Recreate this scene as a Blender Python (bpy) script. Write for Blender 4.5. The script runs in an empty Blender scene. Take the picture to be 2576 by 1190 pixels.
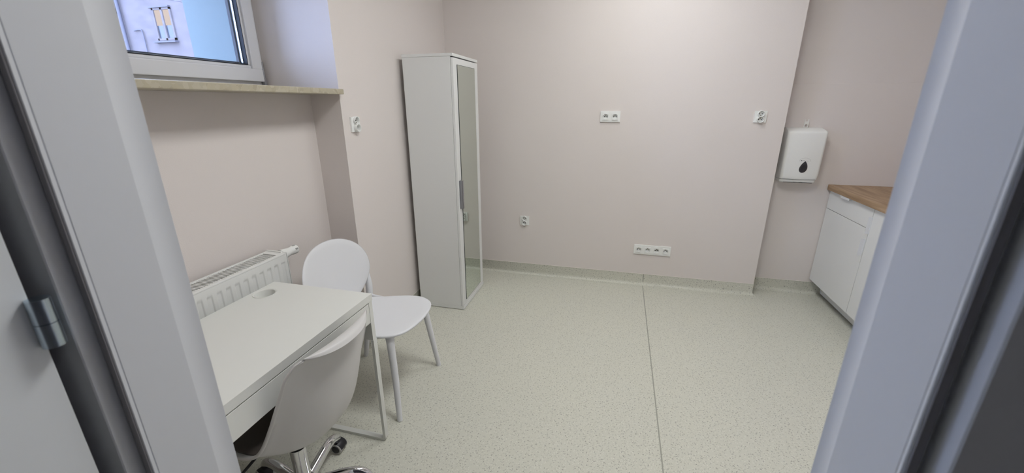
import bpy, bmesh, math, random
from mathutils import Vector, Matrix
random.seed(4)
S = bpy.context.scene
COL = S.collection
PI = math.pi

# ------------------------------------------------------------------ camera
F_PX, YAW, PITCH, ROLL, EYE = 1026.27, 0.2527, 0.3152, -0.0029, 1.5
def cam_matrix():
    cy, sy, cp, sp = math.cos(YAW), math.sin(YAW), math.cos(PITCH), math.sin(PITCH)
    fwd = Vector((-sy*cp, cy*cp, -sp)); right = Vector((cy, sy, 0)); up = right.cross(fwd)
    cr, sr = math.cos(ROLL), math.sin(ROLL)
    r = right*cr + up*sr; u = up*cr - right*sr
    m = Matrix((r, u, -fwd)).transposed().to_4x4()
    m.translation = (0, 0, EYE)
    return m
cd = bpy.data.cameras.new('camera'); cam = bpy.data.objects.new('camera', cd); COL.objects.link(cam)
cd.sensor_fit = 'HORIZONTAL'; cd.sensor_width = 36; cd.lens = F_PX/2576*36; cd.clip_start = .02; cd.clip_end = 200
cam.matrix_world = cam_matrix()
cd.dof.use_dof = True; cd.dof.focus_distance = 2.3; cd.dof.aperture_fstop = 4.5
S.camera = cam

# ------------------------------------------------------------------ materials
def srgb(r, g, b):
    f = lambda c: (c/255/12.92) if c/255 <= .04045 else ((c/255+.055)/1.055)**2.4
    return (f(r), f(g), f(b), 1)
def mat(name, col, rough=.5, metal=0, bump=0, bscale=200, coat=0, spec=.5, var=0):
    m = bpy.data.materials.new(name); m.use_nodes = True
    nt = m.node_tree; b = nt.nodes['Principled BSDF']
    b.inputs['Base Color'].default_value = col; b.inputs['Roughness'].default_value = rough
    b.inputs['Metallic'].default_value = metal; b.inputs['Coat Weight'].default_value = coat
    b.inputs['Specular IOR Level'].default_value = spec
    tc = nt.nodes.new('ShaderNodeTexCoord')
    if bump:
        n = nt.nodes.new('ShaderNodeTexNoise'); n.inputs['Scale'].default_value = bscale; n.inputs['Detail'].default_value = 3
        bp = nt.nodes.new('ShaderNodeBump'); bp.inputs['Strength'].default_value = bump; bp.inputs['Distance'].default_value = .002
        nt.links.new(tc.outputs['Object'], n.inputs['Vector']); nt.links.new(n.outputs['Fac'], bp.inputs['Height'])
        nt.links.new(bp.outputs['Normal'], b.inputs['Normal'])
    if var:
        n = nt.nodes.new('ShaderNodeTexNoise'); n.inputs['Scale'].default_value = 3; n.inputs['Detail'].default_value = 5
        mx = nt.nodes.new('ShaderNodeMix'); mx.data_type = 'RGBA'
        mx.inputs['A'].default_value = col; mx.inputs['B'].default_value = tuple(c*(1-var) for c in col[:3])+(1,)
        nt.links.new(tc.outputs['Object'], n.inputs['Vector']); nt.links.new(n.outputs['Fac'], mx.inputs['Factor'])
        nt.links.new(mx.outputs['Result'], b.inputs['Base Color'])
    return m
M = {}
M['wall'] = mat('beige_pink_paint', srgb(223, 215.5, 212), .75, bump=.25, bscale=260, var=.02)
M['ceiling'] = mat('ceiling_white', srgb(235, 235, 232), .9)
M['white'] = mat('white_laminate', srgb(226, 227, 226), .38, bump=.04, bscale=500)
M['desk'] = mat('white_desk_foil', srgb(222, 223, 219), .4, bump=.05, bscale=600)
M['plastic'] = mat('white_plastic', srgb(224, 225, 229), .42, bump=.05, bscale=900)
M['shell'] = mat('pale_shell_plastic', srgb(206, 204, 203), .45, bump=.06, bscale=900)
M['radiator'] = mat('radiator_enamel', srgb(228, 229, 227), .3)
M['grille'] = mat('radiator_grille_dark', srgb(70, 70, 74), .6)
M['socket'] = mat('socket_white', srgb(236, 237, 235), .25)
M['hole'] = mat('dark_hole', srgb(22, 22, 24), .7)
M['brass'] = mat('pin_metal', srgb(120, 112, 104), .35, 1)
M['jamb'] = mat('door_frame_enamel', srgb(216, 218, 223), .42, bump=.05, bscale=700)
M['gasket'] = mat('grey_seal', srgb(140, 138, 142), .7)
M['door'] = mat('door_leaf_grey', srgb(236, 239, 242), .45, bump=.05, bscale=700)
M['corridor'] = mat('corridor_paint', srgb(160, 154, 168), .85)
M['zinc'] = mat('zinc_plated_steel', srgb(190, 204, 214), .26, 1)
M['chrome'] = mat('polished_chrome', srgb(225, 225, 228), .06, 1)
M['black'] = mat('black_nylon', srgb(26, 26, 32), .45)
M['ring'] = mat('grey_tread_ring', srgb(176, 176, 174), .5)
M['mirror'] = mat('mirror_glass', srgb(214, 222, 214), .012, 1)
M['mirror_edge'] = mat('mirror_dark_edge', srgb(60, 66, 66), .3, .3)
M['grey_handle'] = mat('brushed_grey_handle', srgb(158, 158, 162), .4, .6)
M['pvc'] = mat('window_pvc', srgb(222, 223, 226), .3)
M['rubber'] = mat('window_gasket', srgb(28, 34, 44), .6)
M['alu'] = mat('spacer_alu', srgb(190, 195, 200), .3, 1)
M['drop'] = mat('smoked_window', srgb(52, 52, 58), .15)
M['drop2'] = mat('smoked_window_inner', srgb(38, 38, 44), .3)
M['print'] = mat('dark_print', srgb(70, 70, 74), .6)
M['inner_layer'] = mat('dark_inner_layer', srgb(88, 80, 76), .8)
M['clear'] = mat('milky_key_plastic', srgb(232, 232, 230), .2)
M['cap'] = mat('cove_cap', srgb(226, 220, 214), .6)

def glass_mat():
    m = bpy.data.materials.new('window_glass'); m.use_nodes = True; nt = m.node_tree; nt.nodes.clear()
    o = nt.nodes.new('ShaderNodeOutputMaterial'); t = nt.nodes.new('ShaderNodeBsdfTransparent'); g = nt.nodes.new('ShaderNodeBsdfGlossy')
    t.inputs['Color'].default_value = (.93, .96, .96, 1); g.inputs['Roughness'].default_value = .01
    x = nt.nodes.new('ShaderNodeMixShader'); f = nt.nodes.new('ShaderNodeFresnel'); f.inputs['IOR'].default_value = 1.35
    nt.links.new(f.outputs[0], x.inputs[0]); nt.links.new(t.outputs[0], x.inputs[1]); nt.links.new(g.outputs[0], x.inputs[2])
    nt.links.new(x.outputs[0], o.inputs[0]); return m
M['glass'] = glass_mat()

def emit(name, col, s):
    m = bpy.data.materials.new(name); m.use_nodes = True; nt = m.node_tree; nt.nodes.clear()
    o = nt.nodes.new('ShaderNodeOutputMaterial'); e = nt.nodes.new('ShaderNodeEmission')
    e.inputs[0].default_value = col; e.inputs[1].default_value = s; nt.links.new(e.outputs[0], o.inputs[0]); return m

def floor_mat():
    m = bpy.data.materials.new('speckled_vinyl'); m.use_nodes = True; nt = m.node_tree
    N, L = nt.nodes, nt.links; b = N['Principled BSDF']
    tc = N.new('ShaderNodeTexCoord')
    def math_(op, a, c=None):
        n = N.new('ShaderNodeMath'); n.operation = op
        for i, v in enumerate((a, c)):
            if v is None: continue
            if isinstance(v, (int, float)): n.inputs[i].default_value = v
            else: L.new(v, n.inputs[i])
        return n.outputs[0]
    def flecks(scale, a, w, density, off):
        mp = N.new('ShaderNodeMapping'); mp.inputs['Scale'].default_value = (scale,)*3; mp.inputs['Location'].default_value = (off, off*.7, 0.37)
        L.new(tc.outputs['Object'], mp.inputs['Vector'])
        v = N.new('ShaderNodeTexVoronoi'); v.voronoi_dimensions = '3D'; v.inputs['Scale'].default_value = 1
        L.new(mp.outputs[0], v.inputs['Vector'])
        sub = N.new('ShaderNodeVectorMath'); sub.operation = 'SUBTRACT'
        L.new(mp.outputs[0], sub.inputs[0]); L.new(v.outputs['Position'], sub.inputs[1])
        sc = N.new('ShaderNodeSeparateColor'); L.new(v.outputs['Color'], sc.inputs[0])
        r = N.new('ShaderNodeVectorRotate'); r.rotation_type = 'AXIS_ANGLE'; r.inputs['Axis'].default_value = (.35, .35, 1)
        L.new(sub.outputs[0], r.inputs['Vector']); L.new(math_('MULTIPLY', sc.outputs[0], 6.28), r.inputs['Angle'])
        sx = N.new('ShaderNodeSeparateXYZ'); L.new(r.outputs[0], sx.inputs[0])
        bend = math_('ADD', sx.outputs[1], math_('MULTIPLY', math_('MULTIPLY', sx.outputs[0], sx.outputs[0]), 1.3))
        e = math_('ADD', math_('POWER', math_('ABSOLUTE', math_('DIVIDE', sx.outputs[0], a)), 2), math_('POWER', math_('ABSOLUTE', math_('DIVIDE', bend, w)), 2))
        e = math_('ADD', e, math_('POWER', math_('ABSOLUTE', math_('DIVIDE', sx.outputs[2], .34)), 2))
        ins = math_('LESS_THAN', e, 1)
        return math_('MULTIPLY', ins, math_('LESS_THAN', sc.outputs[1], density)), sc.outputs[2]
    base = N.new('ShaderNodeTexNoise'); base.inputs['Scale'].default_value = 1.6; base.inputs['Detail'].default_value = 4
    L.new(tc.outputs['Object'], base.inputs['Vector'])
    fine = N.new('ShaderNodeTexNoise'); fine.inputs['Scale'].default_value = 330; fine.inputs['Detail'].default_value = 2
    L.new(tc.outputs['Object'], fine.inputs['Vector'])
    def mix(f, A, B):
        x = N.new('ShaderNodeMix'); x.data_type = 'RGBA'
        for k, v in (('Factor', f), ('A', A), ('B', B)):
            if isinstance(v, tuple): x.inputs[k].default_value = v
            elif isinstance(v, (int, float)): x.inputs[k].default_value = v
            else: L.new(v, x.inputs[k])
        return x.outputs['Result']
    c = mix(base.outputs['Fac'], srgb(212, 211, 197), srgb(206, 206, 196))
    c = mix(math_('MULTIPLY', fine.outputs['Fac'], .5), c, srgb(196, 196, 184))
    f0, r0 = flecks(95, .40, .11, 1, 3.1); c = mix(math_('MULTIPLY', f0, .45), c, srgb(236, 235, 226))
    f1, r1 = flecks(80, .42, .11, 1, 0); c = mix(math_('MULTIPLY', f1, .5), c, srgb(150, 150, 142))
    f2, r2 = flecks(62, .22, .11, .9, 7.7); c = mix(math_('MULTIPLY', f2, .55), c, srgb(104, 102, 100))
    L.new(c, b.inputs['Base Color']); b.inputs['Roughness'].default_value = .42; b.inputs['Specular IOR Level'].default_value = .4
    bp = N.new('ShaderNodeBump'); bp.inputs['Strength'].default_value = .12; bp.inputs['Distance'].default_value = .001
    L.new(fine.outputs['Fac'], bp.inputs['Height']); L.new(bp.outputs[0], b.inputs['Normal'])
    return m
M['floor'] = floor_mat()
M['weld'] = mat('vinyl_weld_rod', srgb(158, 158, 148), .5)

def wood_mat():
    m = bpy.data.materials.new('oak_worktop'); m.use_nodes = True; nt = m.node_tree; N, L = nt.nodes, nt.links; b = N['Principled BSDF']
    tc = N.new('ShaderNodeTexCoord'); mp = N.new('ShaderNodeMapping'); mp.inputs['Scale'].default_value = (14, 1.1, 14)
    n = N.new('ShaderNodeTexNoise'); n.inputs['Scale'].default_value = 3; n.inputs['Detail'].default_value = 8; n.inputs['Distortion'].default_value = .4
    r = N.new('ShaderNodeValToRGB'); r.color_ramp.elements[0].color = srgb(140, 112, 84); r.color_ramp.elements[1].color = srgb(178, 150, 120)
    r.color_ramp.elements[0].position = .3; r.color_ramp.elements[1].position = .7
    L.new(tc.outputs['Object'], mp.inputs[0]); L.new(mp.outputs[0], n.inputs['Vector']); L.new(n.outputs['Fac'], r.inputs[0]); L.new(r.outputs[0], b.inputs['Base Color'])
    b.inputs['Roughness'].default_value = .5; return m
M['oak'] = wood_mat()
def stone_mat():
    m = bpy.data.materials.new('beige_conglomerate'); m.use_nodes = True; nt = m.node_tree; N, L = nt.nodes, nt.links; b = N['Principled BSDF']
    tc = N.new('ShaderNodeTexCoord'); v = N.new('ShaderNodeTexVoronoi'); v.inputs['Scale'].default_value = 55; v.inputs['Randomness'].default_value = 1
    n = N.new('ShaderNodeTexNoise'); n.inputs['Scale'].default_value = 25; n.inputs['Detail'].default_value = 6
    ad = N.new('ShaderNodeMixRGB'); ad.blend_type = 'ADD'; ad.inputs[0].default_value = .06
    L.new(tc.outputs['Object'], ad.inputs[1]); L.new(n.outputs['Color'], ad.inputs[2]); L.new(ad.outputs[0], v.inputs['Vector']); L.new(tc.outputs['Object'], n.inputs['Vector'])
    s = N.new('ShaderNodeSeparateColor'); L.new(v.outputs['Color'], s.inputs[0])
    r = N.new('ShaderNodeValToRGB'); cr = r.color_ramp; cr.elements[0].color = srgb(166, 157, 137); cr.elements[1].color = srgb(190, 183, 165)
    e = cr.elements.new(.35); e.color = srgb(180, 172, 150); e = cr.elements.new(.7); e.color = srgb(174, 167, 148)
    L.new(s.outputs[0], r.inputs[0]); L.new(r.outputs[0], b.inputs['Base Color']); b.inputs['Roughness'].default_value = .35; return m
M['stone'] = stone_mat()
def plaster(name, c1, c2):
    m = bpy.data.materials.new(name); m.use_nodes = True; nt = m.node_tree; N, L = nt.nodes, nt.links; b = N['Principled BSDF']
    tc = N.new('ShaderNodeTexCoord'); n = N.new('ShaderNodeTexNoise'); n.inputs['Scale'].default_value = 1.4; n.inputs['Detail'].default_value = 7; n.inputs['Roughness'].default_value = .6
    mp = N.new('ShaderNodeMapping'); mp.inputs['Scale'].default_value = (1, 1, 2.4)
    r = N.new('ShaderNodeValToRGB'); r.color_ramp.elements[0].color = c1; r.color_ramp.elements[1].color = c2
    r.color_ramp.elements[0].position = .3; r.color_ramp.elements[1].position = .7
    L.new(tc.outputs['Object'], mp.inputs[0]); L.new(mp.outputs[0], n.inputs['Vector']); L.new(n.outputs['Fac'], r.inputs[0]); L.new(r.outputs[0], b.inputs['Base Color'])
    b.inputs['Roughness'].default_value = .9; return m
M['facade'] = plaster('old_grey_plaster', srgb(90, 84, 85), srgb(104, 97, 97))
M['facade2'] = plaster('smooth_pale_render', srgb(104, 117, 118), srgb(109, 121, 122))
M['pipe'] = mat('weathered_pipe', srgb(78, 76, 84), .6)
M['bwin'] = mat('neighbour_window_glass', srgb(62, 68, 78), .15, spec=.5)
M['pane_glow'] = emit('sunset_reflection_glow', srgb(232, 210, 204), .60)  # emission stands in for sunset reflected in the neighbour's glass
M['ground'] = mat('courtyard_ground', srgb(120, 118, 112), .9)

# ------------------------------------------------------------------ mesh helpers
def B(): return bmesh.new()
def box(bm, x0, x1, y0, y1, z0, z1, bev=0, seg=2):
    r = bmesh.ops.create_cube(bm, size=1)
    vs = r['verts']
    bmesh.ops.scale(bm, vec=(x1-x0, y1-y0, z1-z0), verts=vs)
    bmesh.ops.translate(bm, vec=((x0+x1)/2, (y0+y1)/2, (z0+z1)/2), verts=vs)
    if bev:
        es = list({e for v in vs for e in v.link_edges})
        bmesh.ops.bevel(bm, geom=es, offset=bev, segments=seg, affect='EDGES', profile=.6, clamp_overlap=True)
    return bm
def ringloft(bm, rings, cap0=True, cap1=True, closed=True):
    R = [[bm.verts.new(p) for p in r] for r in rings]
    n = len(R[0])
    for a, b in zip(R, R[1:]):
        for i in range(n if closed else n-1):
            j = (i+1) % n
            bm.faces.new((a[i], a[j], b[j], b[i]))
    if cap0: bm.faces.new(list(reversed(R[0])))
    if cap1: bm.faces.new(R[-1])
    return R
def tube(bm, path, radii, n=16, flat=None, up=None):
    path = [Vector(p) for p in path]
    if isinstance(radii, (int, float)): radii = [radii]*len(path)
    rings = []; prev = None
    for i, p in enumerate(path):
        t = (path[min(i+1, len(path)-1)] - path[max(i-1, 0)]).normalized()
        if up is not None: a = t.cross(Vector(up)).normalized()
        elif prev is None:
            a = t.cross(Vector((0, 0, 1)) if abs(t.z) < .9 else Vector((1, 0, 0))).normalized()
        else: a = (prev - t*prev.dot(t)).normalized()
        prev = a; b = t.cross(a).normalized()
        rx = radii[i]; ry = rx*(flat or 1)
        rings.append([p + a*rx*math.cos(2*PI*k/n) + b*ry*math.sin(2*PI*k/n) for k in range(n)])
    ringloft(bm, rings); return bm
def smooth_path(pts, k=6):
    pts = [Vector(p) for p in pts]; out = []
    P_ = [pts[0]*2-pts[1]] + pts + [pts[-1]*2-pts[-2]]
    for i in range(1, len(P_)-2):
        a, b, c, d = P_[i-1:i+3]
        for j in range(k):
            t = j/k
            out.append(.5*((2*b)+(c-a)*t+(2*a-5*b+4*c-d)*t*t+(3*b-a-3*c+d)*t**3))
    out.append(pts[-1]); return out
def lerp_list(vals, n):
    out = []
    for i in range(n):
        f = i/(n-1)*(len(vals)-1); k = min(int(f), len(vals)-2); out.append(vals[k]+(vals[k+1]-vals[k])*(f-k))
    return out
def cyl(bm, c0, c1, r0, r1=None, n=24):
    return tube(bm, [c0, c1], [r0, r0 if r1 is None else r1], n)
def lathe(bm, prof, n=32, origin=(0, 0, 0), axis='z'):
    rings = []
    for r, h in prof:
        ring = []
        for k in range(n):
            a = 2*PI*k/n; x, y = r*math.cos(a), r*math.sin(a)
            p = {'z': (x, y, h), 'y': (x, h, -y), 'x': (h, x, y)}[axis]
            ring.append(Vector(p)+Vector(origin))
        rings.append(ring)
    ringloft(bm, rings); return bm
def prism(bm, poly, z0, z1):
    ringloft(bm, [[(x, y, z0) for x, y in poly], [(x, y, z1) for x, y in poly]]); return bm
def finish(bm):
    bmesh.ops.recalc_face_normals(bm, faces=bm.faces[:])
def obj(name, bm, m, parent=None, smooth=False, angle=None):
    finish(bm)
    me = bpy.data.meshes.new(name); bm.to_mesh(me); bm.free()
    o = bpy.data.objects.new(name, me); COL.objects.link(o)
    for mm in (m if isinstance(m, list) else [m]): me.materials.append(mm)
    if smooth:
        for p in me.polygons: p.use_smooth = True
        if angle is not None: me.set_sharp_from_angle(angle=math.radians(angle))
    if parent: o.parent = parent
    return o
def struct(o):
    o['kind'] = 'structure'; return o
def tag(o, label, cat, group=None):
    o['label'] = label; o['category'] = cat
    if group: o['group'] = group
    return o
def thing(name, label, cat, loc=(0, 0, 0), rotz=0, group=None):
    o = bpy.data.objects.new(name, None); o.empty_display_size = .1; COL.objects.link(o)
    o.location = loc; o.rotation_euler = (0, 0, rotz)
    return tag(o, label, cat, group)
def holed_plate(bm, x0, x1, z0, z1, cx, cz, r, y0, y1, depth=None, n=40, skip_back=False):
    """plate in the XZ plane, front at y0, back at y1 (y1>y0), round recess r, 'depth' deep (None = through)."""
    ang = sorted([2*PI*k/n for k in range(n)] + [math.atan2(z-cz, x-cx) % (2*PI) for x in (x0, x1) for z in (z0, z1)])
    def rect(a):
        c, s = math.cos(a), math.sin(a); t = 1e9
        if c > 1e-9: t = min(t, (x1-cx)/c)
        if c < -1e-9: t = min(t, (x0-cx)/c)
        if s > 1e-9: t = min(t, (z1-cz)/s)
        if s < -1e-9: t = min(t, (z0-cz)/s)
        return cx+c*t, cz+s*t
    d = y1 if depth is None else y0+depth
    outer = [(rect(a)) for a in ang]; circ = [(cx+r*math.cos(a), cz+r*math.sin(a)) for a in ang]
    R = [[(x, y1, z) for x, z in outer], [(x, y0, z) for x, z in outer], [(x, y0, z) for x, z in circ], [(x, d, z) for x, z in circ]]
    if depth is None:
        V = ringloft(bm, R, False, False); n2 = len(ang)
        for i in range(n2):
            j = (i+1) % n2; bm.faces.new((V[3][i], V[3][j], V[0][j], V[0][i]))
    else: ringloft(bm, R)
    return bm
def yz_swap(bm):
    """(x,y,z)->(x,z,-y): turn a plate facing -Y so that it faces +Z"""
    for v in bm.verts: v.co = Vector((v.co.x, v.co.z, -v.co.y))

# ------------------------------------------------------------------ room
XL, YB, XR, ZC, XW = -1.45, 3.42, 2.2, 2.8, -1.63
XB, YR = 1.14, 3.58
NY0, NY1 = .62, 1.98          # niche and window recess
ST, SB = 1.575, 1.548         # sill top and underside
XFL = -1.974
bm = B(); box(bm, XFL, 2.45, .325, 3.85, -.12, 0)
fl = struct(obj('floor', bm, M['floor']))
bm = B(); box(bm, -1.8, 2.45, -2.6, .3245, -.12, 0)
struct(obj('floor_corridor', bm, M['floor']))
bm = B(); box(bm, -1.974, 2.45, -2.6, 3.85, ZC, ZC+.15); struct(obj('ceiling', bm, M['ceiling']))
bm = B(); box(bm, -1.974, XB, YB, 3.85, 0, ZC); struct(obj('wall_back', bm, M['wall']))
bm = B(); box(bm, XB+.001, 2.4, YR, 3.85, 0, 1.63, .003); box(bm, XB+.001, 2.4, YR+.009, 3.85, 1.63, ZC); struct(obj('wall_recess', bm, M['wall']))
bm = B(); box(bm, XR, 2.4, .33, YR+.02, 0, ZC); struct(obj('wall_right', bm, M['wall']))
XO = -1.975
bm = B()
box(bm, XO, XL, NY1, YB, 0, ZC)
box(bm, XO, XL, .4625, NY0, 0, ZC)
box(bm, XO, XW, NY0, NY1, 0, SB-.0003)
box(bm, XO, XL, NY0, NY1, 2.46, ZC)
struct(obj('wall_left', bm, M['wall']))
bm = B()
box(bm, -2.36, XO-.0005, NY1, 3.85, -3, ZC+.15); box(bm, -2.36, XO-.0005, -.2, NY0, -3, ZC+.15)
box(bm, -2.36, XO-.0005, NY0, NY1, -3, ST); box(bm, -2.36, XO-.0005, NY0, NY1, 2.46, ZC+.15)
struct(obj('wall_outer', bm, M['facade2']))
# wall with the doorway
DL, DR = -.70, .28
bm = B(); box(bm, -1.974, DL-.03, .342, .462, 0, ZC); box(bm, DR+.03, 2.4, .342, .462, 0, ZC); box(bm, DL-.03, DR+.03, .342, .462, 2.09, ZC)
struct(obj('wall_front', bm, M['wall']))
bm = B(); box(bm, -1.8, -1.65, -2.6, .341, 0, ZC); box(bm, 1.9, 2.05, -2.6, .341, 0, ZC); box(bm, -1.65, 1.9, -2.6, -2.45, 0, ZC)
box(bm, -1.65, DL-.088, .337, .3415, 0, ZC); box(bm, DR+.084, 1.9, .337, .3415, 0, ZC); box(bm, DL-.088, DR+.084, .337, .3415, 2.15, ZC)
struct(obj('wall_corridor', bm, M['corridor']))
# welded floor seam
bm = B(); box(bm, .2835, .2895, .5, YB-.035, 0, .0012); struct(obj('trim_4', bm, M['weld']))

# coved vinyl upstand: path of the wall line, inside of the room to its right-hand normal
def cove(name, pts, nrm, h=.1, r=.035):
    prof = [(.0015, h), (.0015, r)] + [(.0015+r-r*math.cos(a), r-r*math.sin(a)) for a in [PI/2*k/6 for k in range(1, 7)]]
    prof = [(d, max(z, .0006)) for d, z in prof]
    bm = B(); rings = []
    for (p, m_) in zip(pts, nrm):
        rings.append([(p[0]+m_[0]*d, p[1]+m_[1]*d, z) for d, z in prof] + [(p[0]+m_[0]*.0002, p[1]+m_[1]*.0002, .0003), (p[0]+m_[0]*.0002, p[1]+m_[1]*.0002, h)])
    ringloft(bm, rings)
    o = struct(obj(name, bm, M['floor'], smooth=True, angle=50))
    bm = B(); rings = []
    for (p, m_) in zip(pts, nrm):
        rings.append([(p[0]+m_[0]*d, p[1]+m_[1]*d, z) for d, z in ((.0003, h), (.003, h), (.003, h+.003), (.0003, h+.0035))])
    ringloft(bm, rings)
    c = obj('cap_strip', bm, M['cap'], o)
    return o
cove('baseboard_back', [(XL, YB), (XB, YB), (XB, YR), (XR, YR)], [(1, -1), (1, -1), (1, -1), (-1, -1)])
cove('baseboard_left', [(XW, NY0), (XW, NY1), (XL, NY1), (XL, YB)], [(1, 1), (1, -1), (1, -1), (1, -1)])
cove('baseboard_right', [(XR, YR), (XR, .462)], [(-1, -1), (-1, 1)])
bm = B(); box(bm, .2835, .2895, YB-.0045, YB-.0015, .03, .1); struct(obj('trim_5', bm, M['weld']))

# ------------------------------------------------------------------ window
w = bpy.data.objects.new('window_1', None); COL.objects.link(w); w.location = (-1.9, 0, ST); struct(w)
WZ1 = 2.46-ST
def wframe(bm, x0, x1, y0, y1, z0, z1, t, bev=.004):
    box(bm, x0, x1, y0, y1, z0, z0+t, bev); box(bm, x0, x1, y0, y1, z1-t, z1, bev)
    box(bm, x0, x1, y0, y0+t, z0+t*.98, z1-t*.98, bev); box(bm, x0, x1, y1-t, y1, z0+t*.98, z1-t*.98, bev)
bm = B(); wframe(bm, -.07, -.006, NY0, NY1, 0, WZ1, .055); box(bm, -.07, -.006, .93, 1.0, .05, WZ1-.05, .004)
obj('window_frame', bm, M['pvc'], w)
for k, (a, b_) in enumerate(((.985, 1.949), (.65, .945))):
    z0, z1 = .040, WZ1-.035
    bm = B(); wframe(bm, -.055, .02, a, b_, z0, z1, .062)
    s = obj('window_sash', bm, M['pvc'], w)
    bm = B(); wframe(bm, -.052, .009, a+.0615, b_-.0615, z0+.0615, z1-.0615, .017, .006); obj('glazing_bead', bm, M['pvc'], s)
    bm = B(); wframe(bm, -.05, .0105, a+.078, b_-.078, z0+.078, z1-.078, .0035, 0); obj('gasket', bm, M['rubber'], s)
    bm = B(); wframe(bm, -.0275, -.0125, a+.0815, b_-.0815, z0+.0815, z1-.0815, .0035, 0); obj('glass_spacer', bm, M['alu'], s)
    bm = B(); wframe(bm, -.045, -.0285, a+.0815, b_-.0815, z0+.0815, z1-.0815, .011, 0); obj('outer_gasket', bm, M['rubber'], s)
    bm = B(); box(bm, -.012, -.008, a+.079, b_-.079, z0+.079, z1-.079); obj('glass_pane', bm, M['glass'], s)
    if k == 0:
        bm = B(); cyl(bm, (.012, b_+.009, z0+.02), (.012, b_+.009, z0+.10), .0065, n=14); box(bm, .0, .012, b_-.001, b_+.006, z0+.0, z0+.12, .002)
        box(bm, -.004, .016, b_+.002, b_+.02, z0-.03, z0+.02, .003)
        obj('hinge', bm, M['grey_handle'], s, True, 35)
bm = B(); box(bm, -.02, .48, NY0-.0, NY1-.0005, SB-ST, -.0005, .003)
obj('window_sill', bm, M['stone'], w)

# ------------------------------------------------------------------ doorway
def vprofile(name, poly, m, z1=2.05, z0=0.0, parent=None, bev=.0025):
    bm = B(); prism(bm, poly, z0, z1)
    es = [e for e in bm.edges if abs(e.verts[0].co.z-e.verts[1].co.z) > .5]
    bmesh.ops.bevel(bm, geom=es, offset=bev, segments=3, affect='EDGES', clamp_overlap=True)
    return obj(name, bm, m, parent, True, 60)
def jamb(name, s, x_in, yA, y2, y3, y4, xg, xr, yr, xo):
    """s=-1 left jamb / +1 right jamb. x_in opening face; yA room edge, y2 crease, y3 groove, y4 stop face, xg seal end, xr,yr rebate corner, xo outer edge"""
    P_ = [(x_in+s*.0030*math.sin(2.4*q/12), y2+(yA-y2)*q/12) for q in range(12, 0, -1)] + [(x_in, y2), (x_in+s*.0006, y3+.0016), (x_in+s*.0022, y3+.0008), (x_in+s*.0004, y3), (x_in, y4+.0012), (x_in+s*.0014, y4),
          (xg, y4), (xg, y4+.006), (xr, y4+.006), (xr, yr+.0015), (xr+s*.0015, yr), (xo-s*.001, yr), (xo, yr+.001), (xo, .3415), (xr+s*.02, .3415),
          (xr+s*.02, .4625), (xo-s*.01, .4625), (xo-s*.01, yA-.001), (xo-s*.012, yA), (x_in+s*.006, yA+.0015)]
    bm = B(); prism(bm, P_ if s > 0 else P_[::-1], 0, 2.05)
    o = struct(obj(name, bm, M['jamb'], None, True, 4))
    a, b_ = sorted((x_in+s*.0018, xg-s*.0005)); bm = B(); box(bm, a, b_, y4-.0022, y4-.0001, 0, 2.05, .0008)
    obj('door_seal', bm, M['gasket'], o, True, 40)
    return o
jamb('trim_1', -1, -.684, .4758, .437, .3515, .3455, -.6970, -.7035, .3232, -.79)
jamb('trim_2', 1, .263, .4788, .447, .3600, .3550, .2730, .2790, .3350, .365)
bm = B(); box(bm, -.69, .265, .36, .47, 2.03, 2.06, .003); box(bm, -.80, .37, .3185, .325, 2.045, 2.13, .002); box(bm, -.77, .35, .4625, .472, 2.045, 2.12, .002)
struct(obj('trim_3', bm, M['jamb']))
# door leaf, opened outwards into the corridor
dr = bpy.data.objects.new('door_1', None); COL.objects.link(dr); dr.location = (-.7125, .300, 0); dr.rotation_euler = (0, 0, math.radians(-3)); struct(dr)
bm = B(); box(bm, -.018, 0, -.95, 0, .012, 2.04, .0012); box(bm, -.041, -.018, -.94, -.012, .012, 2.03)
obj('door_leaf', bm, M['door'], dr)
bm = B()
hx, hy, hr = .0090, .0040, .0120
cyl(bm, (hx, hy, 1.1985), (hx, hy, 1.2315), hr)
hg = obj('hinge', bm, M['zinc'], dr, True, 40)
bm = B(); cyl(bm, (hx, hy, 1.2325), (hx, hy, 1.2655), hr); obj('hinge_barrel', bm, M['zinc'], hg, True, 40)
for z in (1.208, 1.2255):
    bm = B(); lathe(bm, [(.0045, .0005), (.0045, .002), (.003, .0042), (.001, .005)], 14, (0, 0, 0), 'y')
    c = obj('screw_cap', bm, M['black'], hg, True, 60); c.location = (-.0100, .0230, z); c.rotation_euler = (0, 0, PI)

# ------------------------------------------------------------------ lamps in the ceiling
lampm2 = emit('led_diffuser_dim', (.985, 1.0, .985, 1), 6.6)
lampm = emit('led_diffuser', (.985, 1.0, .985, 1), 15.6)
for i, (x, y, lab) in enumerate(((.15, 1.42, 'square white ceiling light panel nearer the doorway'), (.2, 2.62, 'square white ceiling light panel nearer the back wall'))):
    t = thing('ceiling_light', lab, 'ceiling light', (x, y, ZC), 0, 'ceiling light panels')
    bm = B(); wf = [(-.30, .30)]
    for a in ((-.3, .3, -.3, -.285), (-.3, .3, .285, .3), (-.3, -.285, -.285, .285), (.285, .3, -.285, .285)):
        box(bm, a[0], a[1], a[2], a[3], -.02, 0)
    obj('frame', bm, M['white'], t)
    bm = B(); box(bm, -.285, .285, -.285, .285, -.014, -.009); obj('diffuser', bm, (lampm, lampm2)[i], t)

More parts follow.
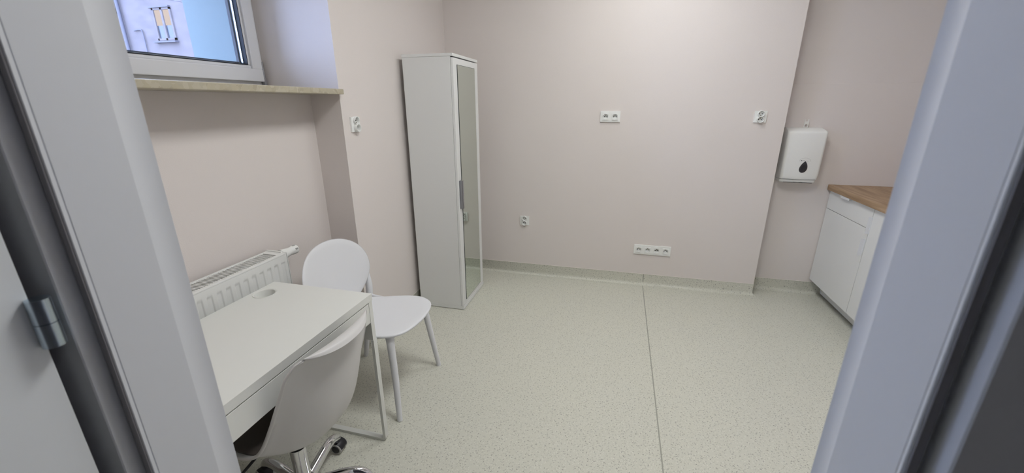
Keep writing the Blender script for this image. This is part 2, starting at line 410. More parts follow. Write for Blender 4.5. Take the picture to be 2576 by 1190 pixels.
bm = B(); box(bm, -.15, .15, -.15, .15, -.03, -.0, .004)  # unseen corridor lamp, added to lift the door leaf, seal and casing
t = thing('ceiling_light', 'small dim square fill light added out of view in the dark corridor', 'ceiling light', (1.3, -.15, ZC))
obj('frame', bm, M['white'], t)
bm = B(); box(bm, -.135, .135, -.135, .135, -.034, -.031); obj('diffuser', bm, emit('corridor_fill_glow', (.94, .94, 1.0, 1), 9.0), t)

# ------------------------------------------------------------------ wardrobe
t = thing('wardrobe', 'tall narrow white wardrobe with mirror door against the left wall', 'wardrobe', (-1.41, 2.61, 0))
WX, WY = .352, .475
bm = B(); box(bm, 0, WX-.018, 0, .016, .03, 1.786, .001); box(bm, 0, WX-.018, WY-.016, WY, .03, 1.786, .001)
box(bm, 0, .004, .016, WY-.016, .03, 1.786); box(bm, .004, WX-.03, .016, WY-.016, .9, .916)
obj('carcass', bm, M['white'], t)
bm = B(); box(bm, -.002, WX, -.002, WY+.002, 1.7865, 1.804, .001); obj('top_panel', bm, M['white'], t)
bm = B(); box(bm, 0, WX+.004, -.001, WY+.001, .004, .0295, .001); obj('base_panel', bm, M['white'], t)
bm = B(); box(bm, WX-.0165, WX, .002, WY-.002, .032, 1.779, .0015); d = obj('mirror_door', bm, M['white'], t)
bm = B(); box(bm, WX, WX+.004, .068, .400, .062, 1.738); mi = obj('mirror', bm, M['mirror'], d)
bm = B(); wframe(bm, WX, WX+.0035, .0655, .4025, .0595, 1.7405, .0024, 0); obj('mirror_rim', bm, M['mirror_edge'], d)
bm = B(); box(bm, WX-.002, WX+.022, .028, .031, .79, .99, .001); box(bm, WX+.019, WX+.022, .028, .05, .79, .99, .001); box(bm, WX, WX+.003, .02, .05, .79, .99, .001)
obj('handle', bm, M['grey_handle'], d)

# ------------------------------------------------------------------ sockets
def round_cup(bm, cx, cz, r, rin, y0, yback, depth, n=36):
    rings = []
    for rr, yy in ((r*.99, yback), (r, y0+.002), (r-.0012, y0), (rin+.0008, y0), (rin, y0+.001), (rin*.97, y0+depth)):
        rings.append([(cx+rr*math.cos(2*PI*k/n), yy, cz+rr*math.sin(2*PI*k/n)) for k in range(n)])
    ringloft(bm, rings)
def holes(parent, cx, cz, y, up=1):
    bm = B()
    for s in (-1, 1): cyl(bm, (cx+s*.0095, y, cz), (cx+s*.0095, y-.0006, cz), .0036, n=12)
    cyl(bm, (cx, y, cz+up*.0005), (cx, y-.0006, cz+up*.0005), .0018, n=10)
    obj('contact_holes', bm, M['hole'], parent)
    bm = B(); cyl(bm, (cx, y, cz+up*.0105), (cx, y-.010, cz+up*.0105), .0024, n=12); obj('earth_pin', bm, M['brass'], parent, True, 40)
def gang(name, label, n, x, z):
    t = thing(name, label, 'wall socket', (x, YB, z))
    W = .071*n+.0095; H = .0815
    bm = B()
    for k in range(n):
        cx = (k-(n-1)/2)*.071
        holed_plate(bm, cx-.0355-(.0047 if k == 0 else 0), cx+.0355+(.0047 if k == n-1 else 0), -H/2, H/2, cx, 0, .0212, -.0115, -.0002, None, 40)
    bmesh.ops.remove_doubles(bm, verts=bm.verts[:], dist=.00005)
    es = [e for e in bm.edges if all(abs(v.co.y+.0115) < 1e-5 for v in e.verts) and any(abs(abs(v.co.z)-H/2) < 1e-5 or abs(abs(v.co.x)-W/2) < 3e-4 for v in e.verts) and (abs(e.verts[0].co.z-e.verts[1].co.z) < 1e-6 and abs(abs(e.verts[0].co.z)-H/2) < 1e-5)]
    bmesh.ops.bevel(bm, geom=es, offset=.002, segments=2, affect='EDGES', clamp_overlap=True)
    obj('frame', bm, M['socket'], t)
    for k in range(n):
        cx = (k-(n-1)/2)*.071
        bm = B(); holed_plate(bm, cx-.0245, cx+.0245, -.0245, .0245, cx, 0, .0195, -.0165, -.0116, None)
        # cup walls and floor
        s = obj('socket_insert', bm, M['socket'], t)
        bm = B(); nn = 36
        rings = [[(cx+r*math.cos(2*PI*q/nn), y, r*math.sin(2*PI*q/nn)) for q in range(nn)] for r, y in ((.0196, -.0164), (.0188, -.0015))]
        ringloft(bm, rings, False, True); obj('cup', bm, M['socket'], s, True, 40)
        holes(s, cx, -.001, -.0016)
    return t
gang('double_socket', 'white double wall socket in a wide frame high on the back wall', 2, -.084, 1.400)
gang('quadruple_socket', 'long white four-way wall socket low on the back wall', 4, .333, .324)
def twin(label, loc, rz):
    t = thing('twin_socket', label, 'wall socket', loc, rz, 'square twin wall sockets')
    bm = B(); xs = []
    for zc, z0, z1 in ((.0205, .0005, .040), (-.0195, -.040, .0005)):
        holed_plate(bm, -.040, .040, z0, z1, 0, zc, .0189, -.009, -.0002, None, 40)
    bmesh.ops.remove_doubles(bm, verts=bm.verts[:], dist=.00005)
    es = [e for e in bm.edges if all(abs(abs(v.co.x)-.04) < 1e-5 and abs(abs(v.co.z)-.04) < 1e-5 for v in e.verts)]
    bmesh.ops.bevel(bm, geom=es, offset=.008, segments=5, affect='EDGES', clamp_overlap=True)
    obj('plate', bm, M['socket'], t)
    bm = B(); round_cup(bm, 0, .0205, .0225, .0190, -.022, -.0005, .0185); s = obj('upper_outlet', bm, M['socket'], t, True, 40)
    holes(s, 0, .0205, -.0037, -1)
    bm = B(); round_cup(bm, 0, -.0195, .0225, .0190, -.027, -.0005, .0235); s = obj('lower_outlet', bm, M['socket'], t, True, 40)
    holes(s, 0, -.0195, -.0037, 1)
    return t
twin('square white twin socket high at right end of back wall, near the towel dispenser', (.971, YB, 1.404), 0)
twin('square white twin socket low on the back wall, just right of the wardrobe', (-.765, YB, .509), 0)
twin('square white twin socket on the left wall between window recess and wardrobe', (XL, 2.081, 1.391), PI/2)

# ------------------------------------------------------------------ paper towel dispenser
t = thing('paper_towel_dispenser', 'white plastic paper towel dispenser hanging on the recessed wall', 'towel dispenser', (1.318, YR, .94))
bm = B(); rings = []
def disp_ring(z, w0, w1, d, nn=10):
    pts = [(-w0/2, 0)]
    r = .022
    for k in range(nn+1):
        a = PI/2*k/nn; pts.append((-w1/2+r-r*math.cos(a), -d+r-r*math.sin(a)))
    # front gently bowed
    for k in range(1, 8):
        u = k/8; x = -w1/2+r+(w1-2*r)*u; pts.append((x, -d-.006*math.sin(PI*u)))
    for k in range(nn+1):
        a = PI/2*(1-k/nn); pts.append((w1/2-r+r*math.cos(a), -d+r-r*math.sin(a)))
    pts.append((w0/2, 0)); return [(x, y, z) for x, y in pts]
H_ = .385
for z, w0, w1, d in ((.012, .246, .238, .098), (.016, .252, .246, .106), (.05, .256, .250, .118), (.34, .264, .258, .116), (H_-.034, .264, .258, .1155), (H_-.026, .263, .254, .110), (H_-.018, .262, .249, .098), (H_-.002, .255, .240, .034), (H_, .25, .235, .02)):
    rings.append(disp_ring(z, w0, w1, d))
ringloft(bm, rings)
cov = obj('cover', bm, M['socket'], t, True, 40)
bm = B(); rings = [disp_ring(z, w0, w1, d) for z, w0, w1, d in ((-.012, .236, .226, .082), (-.009, .244, .236, .094), (.0105, .247, .241, .102))]
ringloft(bm, rings); obj('base_tray', bm, M['socket'], t, True, 40)
bm = B(); sl = [(-.095, -.0123), (.095, -.0123), (.095, -.0098), (.035, -.0092), (.0, -.0045), (-.035, -.0092), (-.095, -.0098)]
ringloft(bm, [[(x, -.0965, z) for x, z in sl], [(x, -.1000, z) for x, z in sl]])
obj('paper_slot', bm, M['hole'], t)
# thin moulded parting line
bm = B(); tube(bm, [(x, -.108-.0055*math.cos(x/.12*PI/2)+.0, .013+.010*abs(x/.12)**1.5) for x in [-.108+.216*k/20 for k in range(21)]], .0008, 6)
obj('parting_line', bm, M['ring'], t)
def drop(sc, y, bmx, th):
    poly = []
    for k in range(40):
        a = 2*PI*k/40; r = .021; x = r*math.sin(a)*math.sin(a/2)**.65 if a <= PI else -r*math.sin(2*PI-a)*math.sin((2*PI-a)/2)**.65
        zz = math.cos(a)*.033
        poly.append((x*sc*1.15, zz*sc))
    ringloft(bmx, [[(x+z*.10, y, z) for x, z in poly], [((x+z*.10)*.96, y-th, z*.96) for x, z in poly]])
# front skin position at the middle: -d - .006
bm = B(); drop(1.3, 0, bm, .0022)
o = obj('level_window', bm, M['drop'], cov); o.location = (.010, -.1232, .108)
bm = B(); drop(.86, -.0021, bm, .0006)
obj('inner_lens', bm, M['drop2'], o).location = (0, 0, -.003)
bm = B()
tube(bm, [(.012+.036*math.cos(a), -.1232, .152+.022*math.sin(a)) for a in [math.radians(-6+192*k/24) for k in range(25)]], .0006, 6)
obj('logo_arc', bm, M['ring'], cov)
bm = B(); cyl(bm, (-.012, -.1245, .155), (-.012, -.1222, .155), .0030, n=16); box(bm, .010, .034, -.1240, -.1232, .1515, .1523)
obj('logo_dot', bm, M['print'], cov)
fc = bpy.data.curves.new('logo_text', 'FONT'); fc.body = 'merida'; fc.size = .0062; fc.extrude = .0002
fc.materials.append(M['print'])
tmp = bpy.data.objects.new('tmp_text', fc); COL.objects.link(tmp); bpy.context.view_layer.update()
me = bpy.data.meshes.new_from_object(tmp.evaluated_get(bpy.context.evaluated_depsgraph_get())); me.name = 'logo_text'
bpy.data.objects.remove(tmp); bpy.data.curves.remove(fc)
fo = bpy.data.objects.new('logo_text', me); COL.objects.link(fo); fo.parent = cov; fo.location = (-.0085, -.1240, .1535); fo.rotation_euler = (PI/2, 0, 0)
# hanging key on top
bm = B(); holed_plate(bm, -.011, .011, 0, .034, 0, .010, .0078, -.0055, -.003, None, 28)
box(bm, -.0105, -.006, -.0055, -.003, .033, .046, .001); box(bm, .006, .0105, -.0055, -.003, .033, .046, .001)
o = obj('key_tab', bm, M['clear'], t); o.location = (.008, -.012, H_+.001); o.scale = (1.3, 1, 1.25)

# ------------------------------------------------------------------ kitchen units
def unit(label, y0, y1, drawer, hz):
    t = thing('base_cabinet', label, 'kitchen cabinet', (1.605, y0, 0), 0, 'white kitchen base cabinets')
    W = y1-y0; D = XR-1.605-.01
    bm = B()
    for a in (0, W-.016):
        poly = [(0, .135), (0, .868), (D, .868), (D, .004), (.004, .004), (.004, .135)] if False else [(0, .13), (0, .868), (D, .868), (D, .02), (.0785, .02), (.0785, .13)]
        ringloft(bm, [[(x, a, z) for x, z in poly], [(x, a+.016, z) for x, z in poly]])
    box(bm, 0, D, .0161, W-.0161, .13, .146); box(bm, D-.01, D, .0161, W-.0161, .146, .868); box(bm, 0, .09, .0161, W-.0161, .852, .868)
    obj('carcass', bm, M['white'], t)
    bm = B(); box(bm, .080, .094, -.0, W-.002, .012, .1295); obj('plinth', bm, M['white'], t)
    gap = .0015
    def tabh(par, pos, vertical):
        bm = B(); y, z, l = pos
        if vertical:
            box(bm, -.0185, -.001, y-.0, y+.0012, z, z+l, .0004); box(bm, -.040, -.0185, y, y+.0016, z, z+l, .0006)
            box(bm, -.0205, -.0188, y-(.010 if drawer else .004), y+.0016, z, z+l, .0006)
        else:
            box(bm, -.038, -.001, y, y+l, z, z+.0016, .0006); box(bm, -.0405, -.0375, y, y+l, z-.014, z+.0016, .0008); box(bm, -.0205, -.0188, y, y+l, z-.012, z+.0016, .0006)
        return obj('handle', bm, M['plastic'], par)
    if drawer:
        bm = B(); box(bm, -.0185, -.0012, gap, W-gap, .730, .866, .001); d = obj('drawer', bm, M['white'], t)
        tabh(d, (W-.325, .8665, .115), False)
        bm = B(); box(bm, -.0185, -.0012, gap, W-gap, .132, .7265, .001); d = obj('door', bm, M['white'], t)
        tabh(d, (gap+.012, hz, .115), True)
    else:
        bm = B(); box(bm, -.0185, -.0012, gap, W-gap, .132, .866, .001); d = obj('door', bm, M['white'], t)
        tabh(d, (W-gap-.001, hz, .110), True)
    return t
unit('white base cabinet with one drawer and door next to the recessed wall', 2.981, 3.575, True, .545)
unit('white base cabinet with one tall door, half hidden by the right door jamb', 2.385, 2.979, False, .700)
# adjustable foot seen under the plinth
t0 = thing('worktop', 'oak-look worktop lying on the white kitchen cabinets', 'worktop', (1.564, 2.35, .8685))
bm = B(); box(bm, 0, XR-1.564-.002, 0, YR-2.35-.002, 0, .040, .003); obj('board', bm, M['oak'], t0)

# ------------------------------------------------------------------ radiator
t = thing('radiator', 'white panel radiator with top grille in the window niche behind the desk', 'radiator', (-1.61, .70, .23))
RL = .80; RH = .60
bm = B()   # fluted front panel, x = .115 outwards
ys = []; pitch = .0415; y = 0
nfl = 18; y00 = RL-.031-pitch*(nfl-1)
def flute(y):
    best = 0
    for k in range(nfl):
        c = y00+k*pitch; d = abs(y-c)
        best = max(best, max(0, min(1, (.0125-d)/.0035)))
    return best
NY = 420; zs = [0, .02, .034, .040, .046, .052, .5, .545, .550, .555, .560, .566, .575, RH-.008]
def tz(z): return max(0, min(1, (z-.036)/.014))*max(0, min(1, (.562-z)/.012))
fr = .112
rows = []
for z in zs:
    row = []
    for i in range(NY+1):
        yy = .004+(RL-.008)*i/NY
        row.append(bm.verts.new((fr-.0042*flute(yy)*tz(z), yy, z)))
    rows.append(row)
for a, b_ in zip(rows, rows[1:]):
    for i in range(NY): bm.faces.new((a[i], a[i+1], b_[i+1], b_[i]))
obj('front_panel', bm, M['radiator'], t, True, 60)
bm = B(); box(bm, .006, fr-.008, .01, RL-.01, .01, RH-.03); obj('core', bm, M['radiator'], t)
bm = B()
for s in (0, RL-.0035):
    bm = B(); box(bm, .004, fr+.002, s, s+.0035, 0, RH-.0, .001); obj('side_cover', bm, M['radiator'], t)
bm = B()
box(bm, .006, .020, .004, RL-.004, RH-.012, RH, .002); box(bm, fr-.016, fr+.001, .004, RL-.0035, RH-.010, RH, .003)
box(bm, .020, fr-.016, RL-.045, RL-.004, RH-.005, RH-.001); box(bm, .020, fr-.016, .004, .045, RH-.005, RH-.001)
box(bm, .0045, fr-.02, RL-.014, RL-.0035, RH-.004, RH+.004, .0015)
g = obj('top_cover', bm, M['radiator'], t)
bm = B(); box(bm, .020, fr-.016, .045, RL-.045, RH-.020, RH-.018); gd = obj('grille_well', bm, M['grille'], g)
bm = B()
yy = .05
while yy < RL-.05:
    box(bm, .020, fr-.016, yy, yy+.0048, RH-.009, RH-.002); yy += .0105
obj('grille_slats', bm, M['radiator'], g)
# thermostatic valve
bm = B(); O = (.05, 0, RH-.032)
prof = [(.010, RL-.001), (.012, RL+.010), (.021, RL+.014), (.0215, RL+.026), (.017, RL+.030)]
lathe(bm, prof, 28, O, 'y'); v = obj('valve_body', bm, M['grey_handle'], t, True, 40)
bm = B(); prof = [(.018, RL+.024), (.026, RL+.026), (.0265, RL+.034), (.0245, RL+.052), (.021, RL+.070), (.0205, RL+.092), (.0225, RL+.100), (.0228, RL+.118), (.021, RL+.124), (.010, RL+.125)]
lathe(bm, prof, 32, O, 'y'); vh = obj('thermostat_head', bm, M['socket'], v, True, 35)
bm = B()
for k in range(6):
    a = 2*PI*(k+.25)/6
    for j in range(3):
        aa = a+.22*j/2; cx, cz = O[0]+.0231*math.cos(aa), O[2]+.0231*math.sin(aa)
        box(bm, cx-.0011, cx+.0011, RL+.101, RL+.117, cz-.0011, cz+.0011)
obj('grip_slots', bm, M['ring'], vh)

# ------------------------------------------------------------------ desk
t = thing('desk', 'small white desk with one wide drawer in front of the radiator', 'desk', (-1.44, .615, 0))
DX, DY = .488, .731
bm = B(); holed_plate(bm, 0, DX, -DY, 0, .056, -(1.238-.615), .0385, -.75, -.7195, None, 48)
for v in bm.verts: v.co = Vector((v.co.x, -v.co.z, -v.co.y))
top = obj('tabletop', bm, M['desk'], t)
bm = B(); ctr = (.056, 1.238-.615, 0)
lathe(bm, [(.038, .716), (.038, .7485), (.0385, .7495), (.041, .7512), (.0455, .7518), (.0462, .7505), (.0462, .7500)], 48, ctr)
bm.faces.ensure_lookup_table()
fcs = sorted(bm.faces, key=lambda f: -len(f.verts))[:2]; bmesh.ops.delete(bm, geom=fcs, context='FACES')
obj('cable_grommet', bm, M['desk'], top, True, 50)
bm = B(); box(bm, .012, DX-.06, .030, DY-.026, .633, .7185); 
# leave room under the grommet
obj('drawer_housing', bm, M['desk'], t)
bm = B(); box(bm, DX-.0055, DX-.0005, .030, DY-.0285, .628, .7145, .001); obj('drawer', bm, M['desk'], t)
for s in (0.001, DY-.0245):
    bm = B(); box(bm, .002, DX-.002, s, s+.0235, .540, .7192, .001); obj('side_panel', bm, M['desk'], t)
def sled(y):
    w_, th, r = .0245, .013, .018
    z1 = .5398
    def loop(off):
        pts = []
        x0, x1, zb = 0+off, DX-off, off+.0005
        rr = max(r-off, .004)
        pts.append((x1, z1))
        for k in range(7):
            a = -PI/2*k/6; pts.append((x1-rr+rr*math.cos(a), zb+rr+rr*math.sin(a)))
        for k in range(7):
            a = -PI/2-PI/2*k/6; pts.append((x0+rr+rr*math.cos(a), zb+rr+rr*math.sin(a)))
        pts.append((x0, z1)); return pts
    o, i = loop(0), loop(th)
    bm = B(); n = len(o)
    V = [[bm.verts.new((p[0], yy, p[1])) for p in L] for L in (o, i) for yy in (y, y+w_)]
    for k in range(n-1):
        bm.faces.new((V[0][k], V[0][k+1], V[1][k+1], V[1][k])); bm.faces.new((V[2][k], V[2][k+1], V[3][k+1], V[3][k]))
        bm.faces.new((V[0][k], V[0][k+1], V[2][k+1], V[2][k])); bm.faces.new((V[1][k], V[1][k+1], V[3][k+1], V[3][k]))
    for k in (0, n-1): bm.faces.new((V[0][k], V[1][k], V[3][k], V[2][k]))
    return bm
for y in (.001, DY-.0255): obj('sled_leg', sled(y), M['desk'], t, True, 30)

# ------------------------------------------------------------------ visitor chair (all-white plastic, oval back)
t = thing('visitor_chair', 'white plastic chair with an oval back, standing behind the desk corner', 'chair', (-1.16, 1.69, 0), 0)
def slab(outline, rings_, n, f):
    """rings_: (scale, height) from centre top over the rim to centre bottom"""
    bm = B(); rr = []
    for s, h in rings_:
        rr.append([f(*(c*s for c in outline(2*PI*k/n)), h, s) for k in range(n)])
    ringloft(bm, rr); return bm
_h = [(.27, 0), (.262, .09), (.24, .160), (.195, .206), (.13, .228), (.05, .216), (-.04, .186), (-.12, .152), (-.19, .112), (-.228, .058)]
_h = [(-.24+(x+.24)*.965, y*.97) for x, y in _h]
_pts = _h + [(-.24, 0)] + [(x, -y) for x, y in reversed(_h[1:])]
def seat_outline(a):
    n = len(_pts); f = (a/(2*PI))*n; k = int(f) % n; t_ = f-int(f)
    p = [Vector(_pts[(k+d) % n]) for d in (-1, 0, 1, 2)]
    q = .5*((2*p[1])+(p[2]-p[0])*t_+(2*p[0]-5*p[1]+4*p[2]-p[3])*t_*t_+(3*p[1]-p[0]-3*p[2]+p[3])*t_**3)
    return q.x, q.y
def seat_f(x, y, h, s): return Vector((x, y, .452+h-.010*(1-min(1, s))-.018*max(0, x-.13)/.1*0+.012*max(0, -x-.1)/.1))
bm = slab(seat_outline, [(.02, 0), (.3, 0), (.6, .001), (.85, .004), (.96, .006), (.995, .0035), (1.0, -.002), (.992, -.007), (.95, -.011), (.8, -.014), (.4, -.014), (.02, -.014)], 72, seat_f)
obj('seat', bm, M['plastic'], t, True)
# back plate
BC = Vector((-.235, -.022, .635)); tilt = math.radians(11)
def back_outline(a):
    c, s_ = math.cos(a), math.sin(a); e = 2.15
    r = 1/((abs(c)/.255)**e+(abs(s_)/(.196))**e)**(1/e)
    x, y = r*c, r*s_
    if y < 0: x *= 1-.22*(y/.19)**2
    return x, y
def back_f(u, v, h, s):
    curve = .040*(u/.238)**2   # wraps forward at the sides
    xx = h+curve; return BC + Vector((xx*math.cos(tilt)-v*math.sin(tilt), u, v*math.cos(tilt)+xx*math.sin(tilt)))
bm = slab(back_outline, [(.02, .006), (.5, .006), (.85, .006), (.97, .005), (1.0, 0), (.97, -.005), (.85, -.006), (.5, -.006), (.02, -.006)], 72, back_f)
obj('backrest', bm, M['plastic'], t, True)
fl_x, fl_y, rl_x, rl_y = .205, .234, -.278, .212
for s in (-1, 1):
    pth = smooth_path([(.150, s*.160, .440), (.165, s*.182, .395), (.185, s*.203, .22), (fl_x, s*fl_y, .0)])
    bm = B(); tube(bm, pth, lerp_list([.026, .0195, .0175, .0155, .0130], len(pth)), 18); obj('leg', bm, M['plastic'], t, True, 50)
    pth = smooth_path([(-.208, -.022+s*.222, .625), (-.198, -.016+s*.224, .57), (-.190, -.008+s*.212, .50), (-.195, s*.200, .42), (-.235, s*.207, .22), (rl_x, s*rl_y, .0)])
    bm = B(); tube(bm, pth, lerp_list([.006, .014, .019, .019, .0165, .0130], len(pth)), 18); obj('leg', bm, M['plastic'], t, True, 50)
bm = B()
for s in (-1, 1):
    tube(bm, smooth_path([(.150, s*.165, .428), (0, s*.178, .432), (-.17, s*.19, .440), (-.192, s*.205, .47)]), .011, 12)
tube(bm, smooth_path([(.155, -.165, .428), (.165, 0, .431), (.155, .165, .428)]), .010, 12)
tube(bm, smooth_path([(-.19, -.175, .445), (-.195, 0, .445), (-.19, .175, .445)]), .010, 12)
obj('seat_frame', bm, M['plastic'], t, True, 50)

# ------------------------------------------------------------------ swivel shell chair
t = thing('swivel_chair', 'pale grey shell office chair on a chrome castor base, tucked under the desk', 'office chair', (-1.095, .980, 0), math.radians(-1))
# local: chair faces -X, so backrest is on +X
prof = [(-.215, .418), (-.200, .428), (-.15, .422), (-.05, .406), (.05, .394), (.12, .392), (.168, .408), (.200, .448), (.222, .51), (.238, .59), (.248, .67), (.256, .740), (.266, .782), (.282, .802), (.304, .801), (.318, .786)]
edge = [(-.215, .424), (-.200, .440), (-.145, .452), (-.050, .461), (.025, .466), (.062, .473), (.088, .485), (.108, .506), (.130, .543), (.160, .605), (.194, .680), (.222, .748), (.242, .785), (.256, .799), (.264, .801), (.268, .797)]
hw = [.165, .178, .200, .222, .230, .230, .228, .226, .222, .216, .205, .192, .176, .160, .150, .146]
pp = smooth_path([(a, 0, b_) for a, b_ in prof], 4); hws = []; lfs = []
def crom(vals, k):
    v = smooth_path([(x, 0, 0) for x in vals], k); return [q.x for q in v]
hws = crom(hw, 4); ee = smooth_path([(a, 0, b_) for a, b_ in edge], 4)
NU = 32
def shell_pts(off):
    rows = []
    for i, p in enumerate(pp):
        tn = (pp[min(i+1, len(pp)-1)]-pp[max(i-1, 0)]).normalized()
        nrm = Vector((-tn.z, 0, tn.x))          # towards the sitter
        row = []
        for k in range(NU+1):
            u = -1+2*k/NU
            # side lip rolls slightly outwards at the very edge
            c = -.008*max(0, abs(u)-.93)/.07*max(0, min(1, (44-i)/8))
            w_ = hws[i]*(u if abs(u) < .9 else u)
            q = p + (ee[i]-p)*abs(u)**2.4 + nrm*(c+off) + Vector((0, w_, 0))
            row.append(q)
        rows.append(row)
    # round the two top corners and the front ones
    n = len(rows)
    return rows
def shell():
    bm = B(); A = shell_pts(0); Bk = shell_pts(-.008)
    va = [[bm.verts.new(q) for q in r] for r in A]; vb = [[bm.verts.new(q) for q in r] for r in Bk]
    for V in (va, vb):
        for a, b_ in zip(V, V[1:]):
            for k in range(NU): bm.faces.new((a[k], a[k+1], b_[k+1], b_[k]))
    for k in range(NU):
        bm.faces.new((va[0][k], va[0][k+1], vb[0][k+1], vb[0][k])); bm.faces.new((va[-1][k], va[-1][k+1], vb[-1][k+1], vb[-1][k]))
    for i in range(len(va)-1):
        bm.faces.new((va[i][0], va[i+1][0], vb[i+1][0], vb[i][0])); bm.faces.new((va[i][-1], va[i+1][-1], vb[i+1][-1], vb[i][-1]))
    return bm
sh = obj('seat_shell', shell(), M['shell'], t, True, 70)
bm = B()   # rolled rim along the sides and the top
A = shell_pts(-.004); n_ = len(A)
for k in (0, -1):
    rimp = [A[i][k] for i in range(0, n_-6)]
    tube(bm, rimp, [.0056*min(1, (len(rimp)-1-i)/14+.12) for i in range(len(rimp))], 12)
rimf = [A[0][k] for k in range(0, NU+1)]; tube(bm, rimf, .0056, 12)
obj('rim', bm, M['shell'], sh, True, 70)
bm = B()  # dark layer raised over the inside of the shell
A1, A2 = shell_pts(.003), shell_pts(.020)
i0, i1, k0, k1 = 4, 42, 1, NU-1
def layercol(rows, i, k):
    return rows[i][k]
e = lambda i, k: min(1, (i-i0)/3, (i1-i)/3, (k-k0)/2.0, (k1-k)/2.0)
va = [[bm.verts.new(A1[i][k]) for k in range(k0, k1+1)] for i in range(i0, i1+1)]
vb = [[bm.verts.new(A1[i][k].lerp(A2[i][k], max(0, e(i, k))**.5*.95+.05)) for k in range(k0, k1+1)] for i in range(i0, i1+1)]
for V in (va, vb):
    for a, b_ in zip(V, V[1:]):
        for k in range(len(a)-1): bm.faces.new((a[k], a[k+1], b_[k+1], b_[k]))
for k in range(len(va[0])-1):
    bm.faces.new((va[0][k], va[0][k+1], vb[0][k+1], vb[0][k])); bm.faces.new((va[-1][k], va[-1][k+1], vb[-1][k+1], vb[-1][k]))
for i in range(len(va)-1):
    bm.faces.new((va[i][0], va[i+1][0], vb[i+1][0], vb[i][0])); bm.faces.new((va[i][-1], va[i+1][-1], vb[i+1][-1], vb[i][-1]))
obj('shell_inner_layer', bm, M['inner_layer'], sh, True, 70)['label'] = 'dark brown-grey layer on the inside of the shell'
bm = B(); box(bm, -.09, .09, -.085, .085, .362, .378, .004); box(bm, -.07, .07, -.04, .04, .325, .362, .01)
mech = obj('tilt_mechanism', bm, M['black'], t)
bm = B(); tube(bm, smooth_path([(-.03, -.04, .352), (-.035, -.11, .345), (-.045, -.16, .325), (-.06, -.20, .30)]), [.006]*18+[.010], 12, .6)
obj('height_lever', bm, M['black'], mech, True, 60)
bm = B(); lathe(bm, [(.0285, .075), (.0285, .262), (.030, .264), (.030, .268), (.014, .270), (.014, .345)], 32); col_ = obj('gas_column', bm, M['chrome'], t, True, 35)
bm = B(); lathe(bm, [(.030, .050), (.038, .054), (.041, .066), (.041, .098), (.038, .108), (.033, .112), (.0288, .112)], 36); hub = obj('hub', bm, M['chrome'], t, True, 35)
bm = B(); lathe(bm, [(.0290, .110), (.0322, .1125), (.0322, .1165), (.0288, .118)], 32); obj('collar', bm, M['black'], hub, True, 35)
base_a = 98+1
legm = None
for k in range(5):
    a = math.radians(base_a+72*k); ca, sa = math.cos(a), math.sin(a)
    if legm is None:
        pth = smooth_path([(.030, 0, .083), (.09, 0, .092), (.15, 0, .101), (.195, 0, .100), (.228, 0, .084), (.245, 0, .062)], 5)
        bm = B(); tube(bm, pth, lerp_list([.0255, .0245, .0235, .0225, .0205, .0165], len(pth)), 20, .76, up=(0, 1, 0)); legm = obj('base_leg', bm, M['chrome'], t, True, 60)
        leg = legm
        # castor in the leg's own frame
        bm = B()
        hood = []
        for yy, r in ((-.024, .024), (-.020, .0262), (-.004, .0268), (.016, .0262), (.020, .024)):
            hood.append([(.0+r*math.cos(q), yy, .0275+r*math.sin(q)) for q in [math.radians(-5+190*j/18) for j in range(19)]])
        ringloft(bm, hood); cyl(bm, (.0, 0, .05), (.0, 0, .066), .008, n=14)
        cas0 = obj('castor', bm, M['black'], t, True, 40)
        bm = B(); lathe(bm, [(.010, -.0262), (.0235, -.0262), (.0252, -.024), (.0252, -.006), (.014, -.004), (.014, .004), (.0252, .006), (.0252, .020), (.0235, .0222), (.010, .0222)], 28, (0, 0, .0255), 'y')
        wh0 = obj('wheel', bm, M['ring'], cas0, True, 40)
        bm = B(); lathe(bm, [(.004, -.0285), (.0155, -.0282), (.0175, -.0264), (.0175, -.022)], 24, (0, 0, .0255), 'y')
        cp0 = obj('wheel_cap', bm, M['black'], cas0, True, 40)
        bm = B(); lathe(bm, [(.0175, .018), (.0175, .0225), (.0155, .0242), (.004, .0245)], 24, (0, 0, .0255), 'y')
        cp1 = obj('wheel_cap', bm, M['black'], cas0, True, 40)
        cas = cas0
    else:
        leg = legm.copy(); COL.objects.link(leg)
        cas = cas0.copy(); COL.objects.link(cas)
        for src in (wh0, cp0, cp1):
            c = src.copy(); COL.objects.link(c); c.parent = cas
    leg.rotation_euler = (0, 0, a)
    sw = [math.radians(x) for x in (4, -20, 100, 40, 160)][k]
    rr = .247
    cas.location = (rr*ca, rr*sa, 0); cas.rotation_euler = (0, 0, sw); cas.scale = (1.06, 1.06, 1.06)

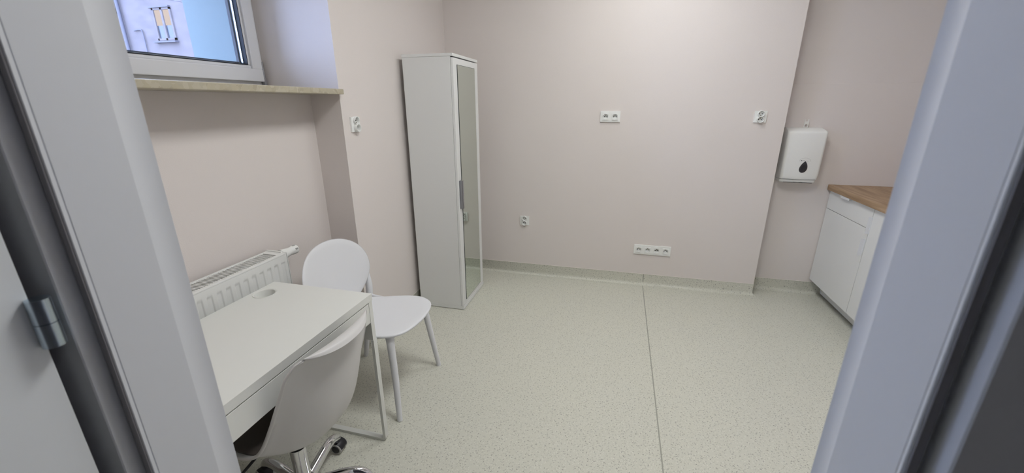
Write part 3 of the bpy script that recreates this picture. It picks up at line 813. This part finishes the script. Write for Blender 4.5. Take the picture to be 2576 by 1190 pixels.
# ------------------------------------------------------------------ courtyard outside the window
bm = B(); box(bm, -45, -2.6, -12, 40, -3.2, -3.0); struct(obj('ground', bm, M['ground']))
sc = 2.25
t = thing('neighbouring_building', 'old lavender-grey plastered building seen through the window', 'building', (-17, 13.5, -3))
bm = B(); box(bm, -14, 6, 0, 8, 0, 10.4); obj('facade', bm, M['facade'], t)
def bwindow(x0, x1, z0, z1):
    x0 += 17; x1 += 17; z0 += 3; z1 += 3
    bm = B(); wf = .07
    box(bm, x0, x1, -.005, .0, z0, z1)
    p = obj('window', bm, M['bwin'], t)
    bm = B()
    for a in ((x0, x0+wf, z0, z1), (x1-wf, x1, z0, z1), ((x0+x1)/2-.045, (x0+x1)/2+.045, z0, z1), (x0, x1, z0, z0+wf), (x0, x1, z1-wf, z1)):
        box(bm, a[0], a[1], -.05, -.006, a[2], a[3])
    obj('window_frame', bm, M['facade'], p)
    bm = B(); box(bm, x0-.14, x1+.05, -.16, -.0, z0-.09, z0-.03); obj('ledge', bm, M['pipe'], p)
    bm = B(); box(bm, x0-.1, x1, -.10, 0, z1+.0, z1+.05); obj('lintel', bm, M['pipe'], p)
    bm = B(); box(bm, x0+wf, x1-wf, -.0065, -.0052, z0+(z1-z0)*.46, z1-wf); obj('sunset_glow_pane', bm, M['pane_glow'], p)
bwindow(-17.62, -16.72, 3.86, 4.98)
bwindow(-20.55, -19.40, 4.98, 6.4)
bwindow(-20.9, -20.0, .6, 1.8)
bm = B(); tube(bm, [(-19.2+17, -.10, 0), (-19.2+17, -.10, 10.3)], .06, 12); obj('downpipe', bm, M['pipe'], t, True, 40)
bm = B(); tube(bm, smooth_path([(-18.75+17, -.05, 4.25+3), (-18.45+17, -.05, 4.27+3), (-18.33+17, -.05, 4.15+3), (-18.33+17, -.05, 3.3+3), (-18.33+17, -.05, 1.0+3)]), .022, 8); obj('wall_cable', bm, M['pipe'], t, True, 40)
bm = B(); tube(bm, smooth_path([(-18.0+17, -1.0, 5.95+3), (-16.9+17, -1.0, 5.45+3), (-15.9+17, -1.0, 5.05+3), (-14+17, -1, 4.7+3)]), .018, 8); obj('hanging_cable', bm, M['pipe'], t, True, 40)
# ------------------------------------------------------------------ world and output
wd = bpy.data.worlds.new('dusk_sky'); S.world = wd; wd.use_nodes = True
bg = wd.node_tree.nodes['Background']; bg.inputs[0].default_value = (.50, .61, 1.0, 1); bg.inputs[1].default_value = 7.5
S.view_settings.view_transform = 'Standard'; S.view_settings.look = 'None'; S.view_settings.gamma = 1
S.view_settings.use_curve_mapping = False; S.view_settings.exposure = 0.82
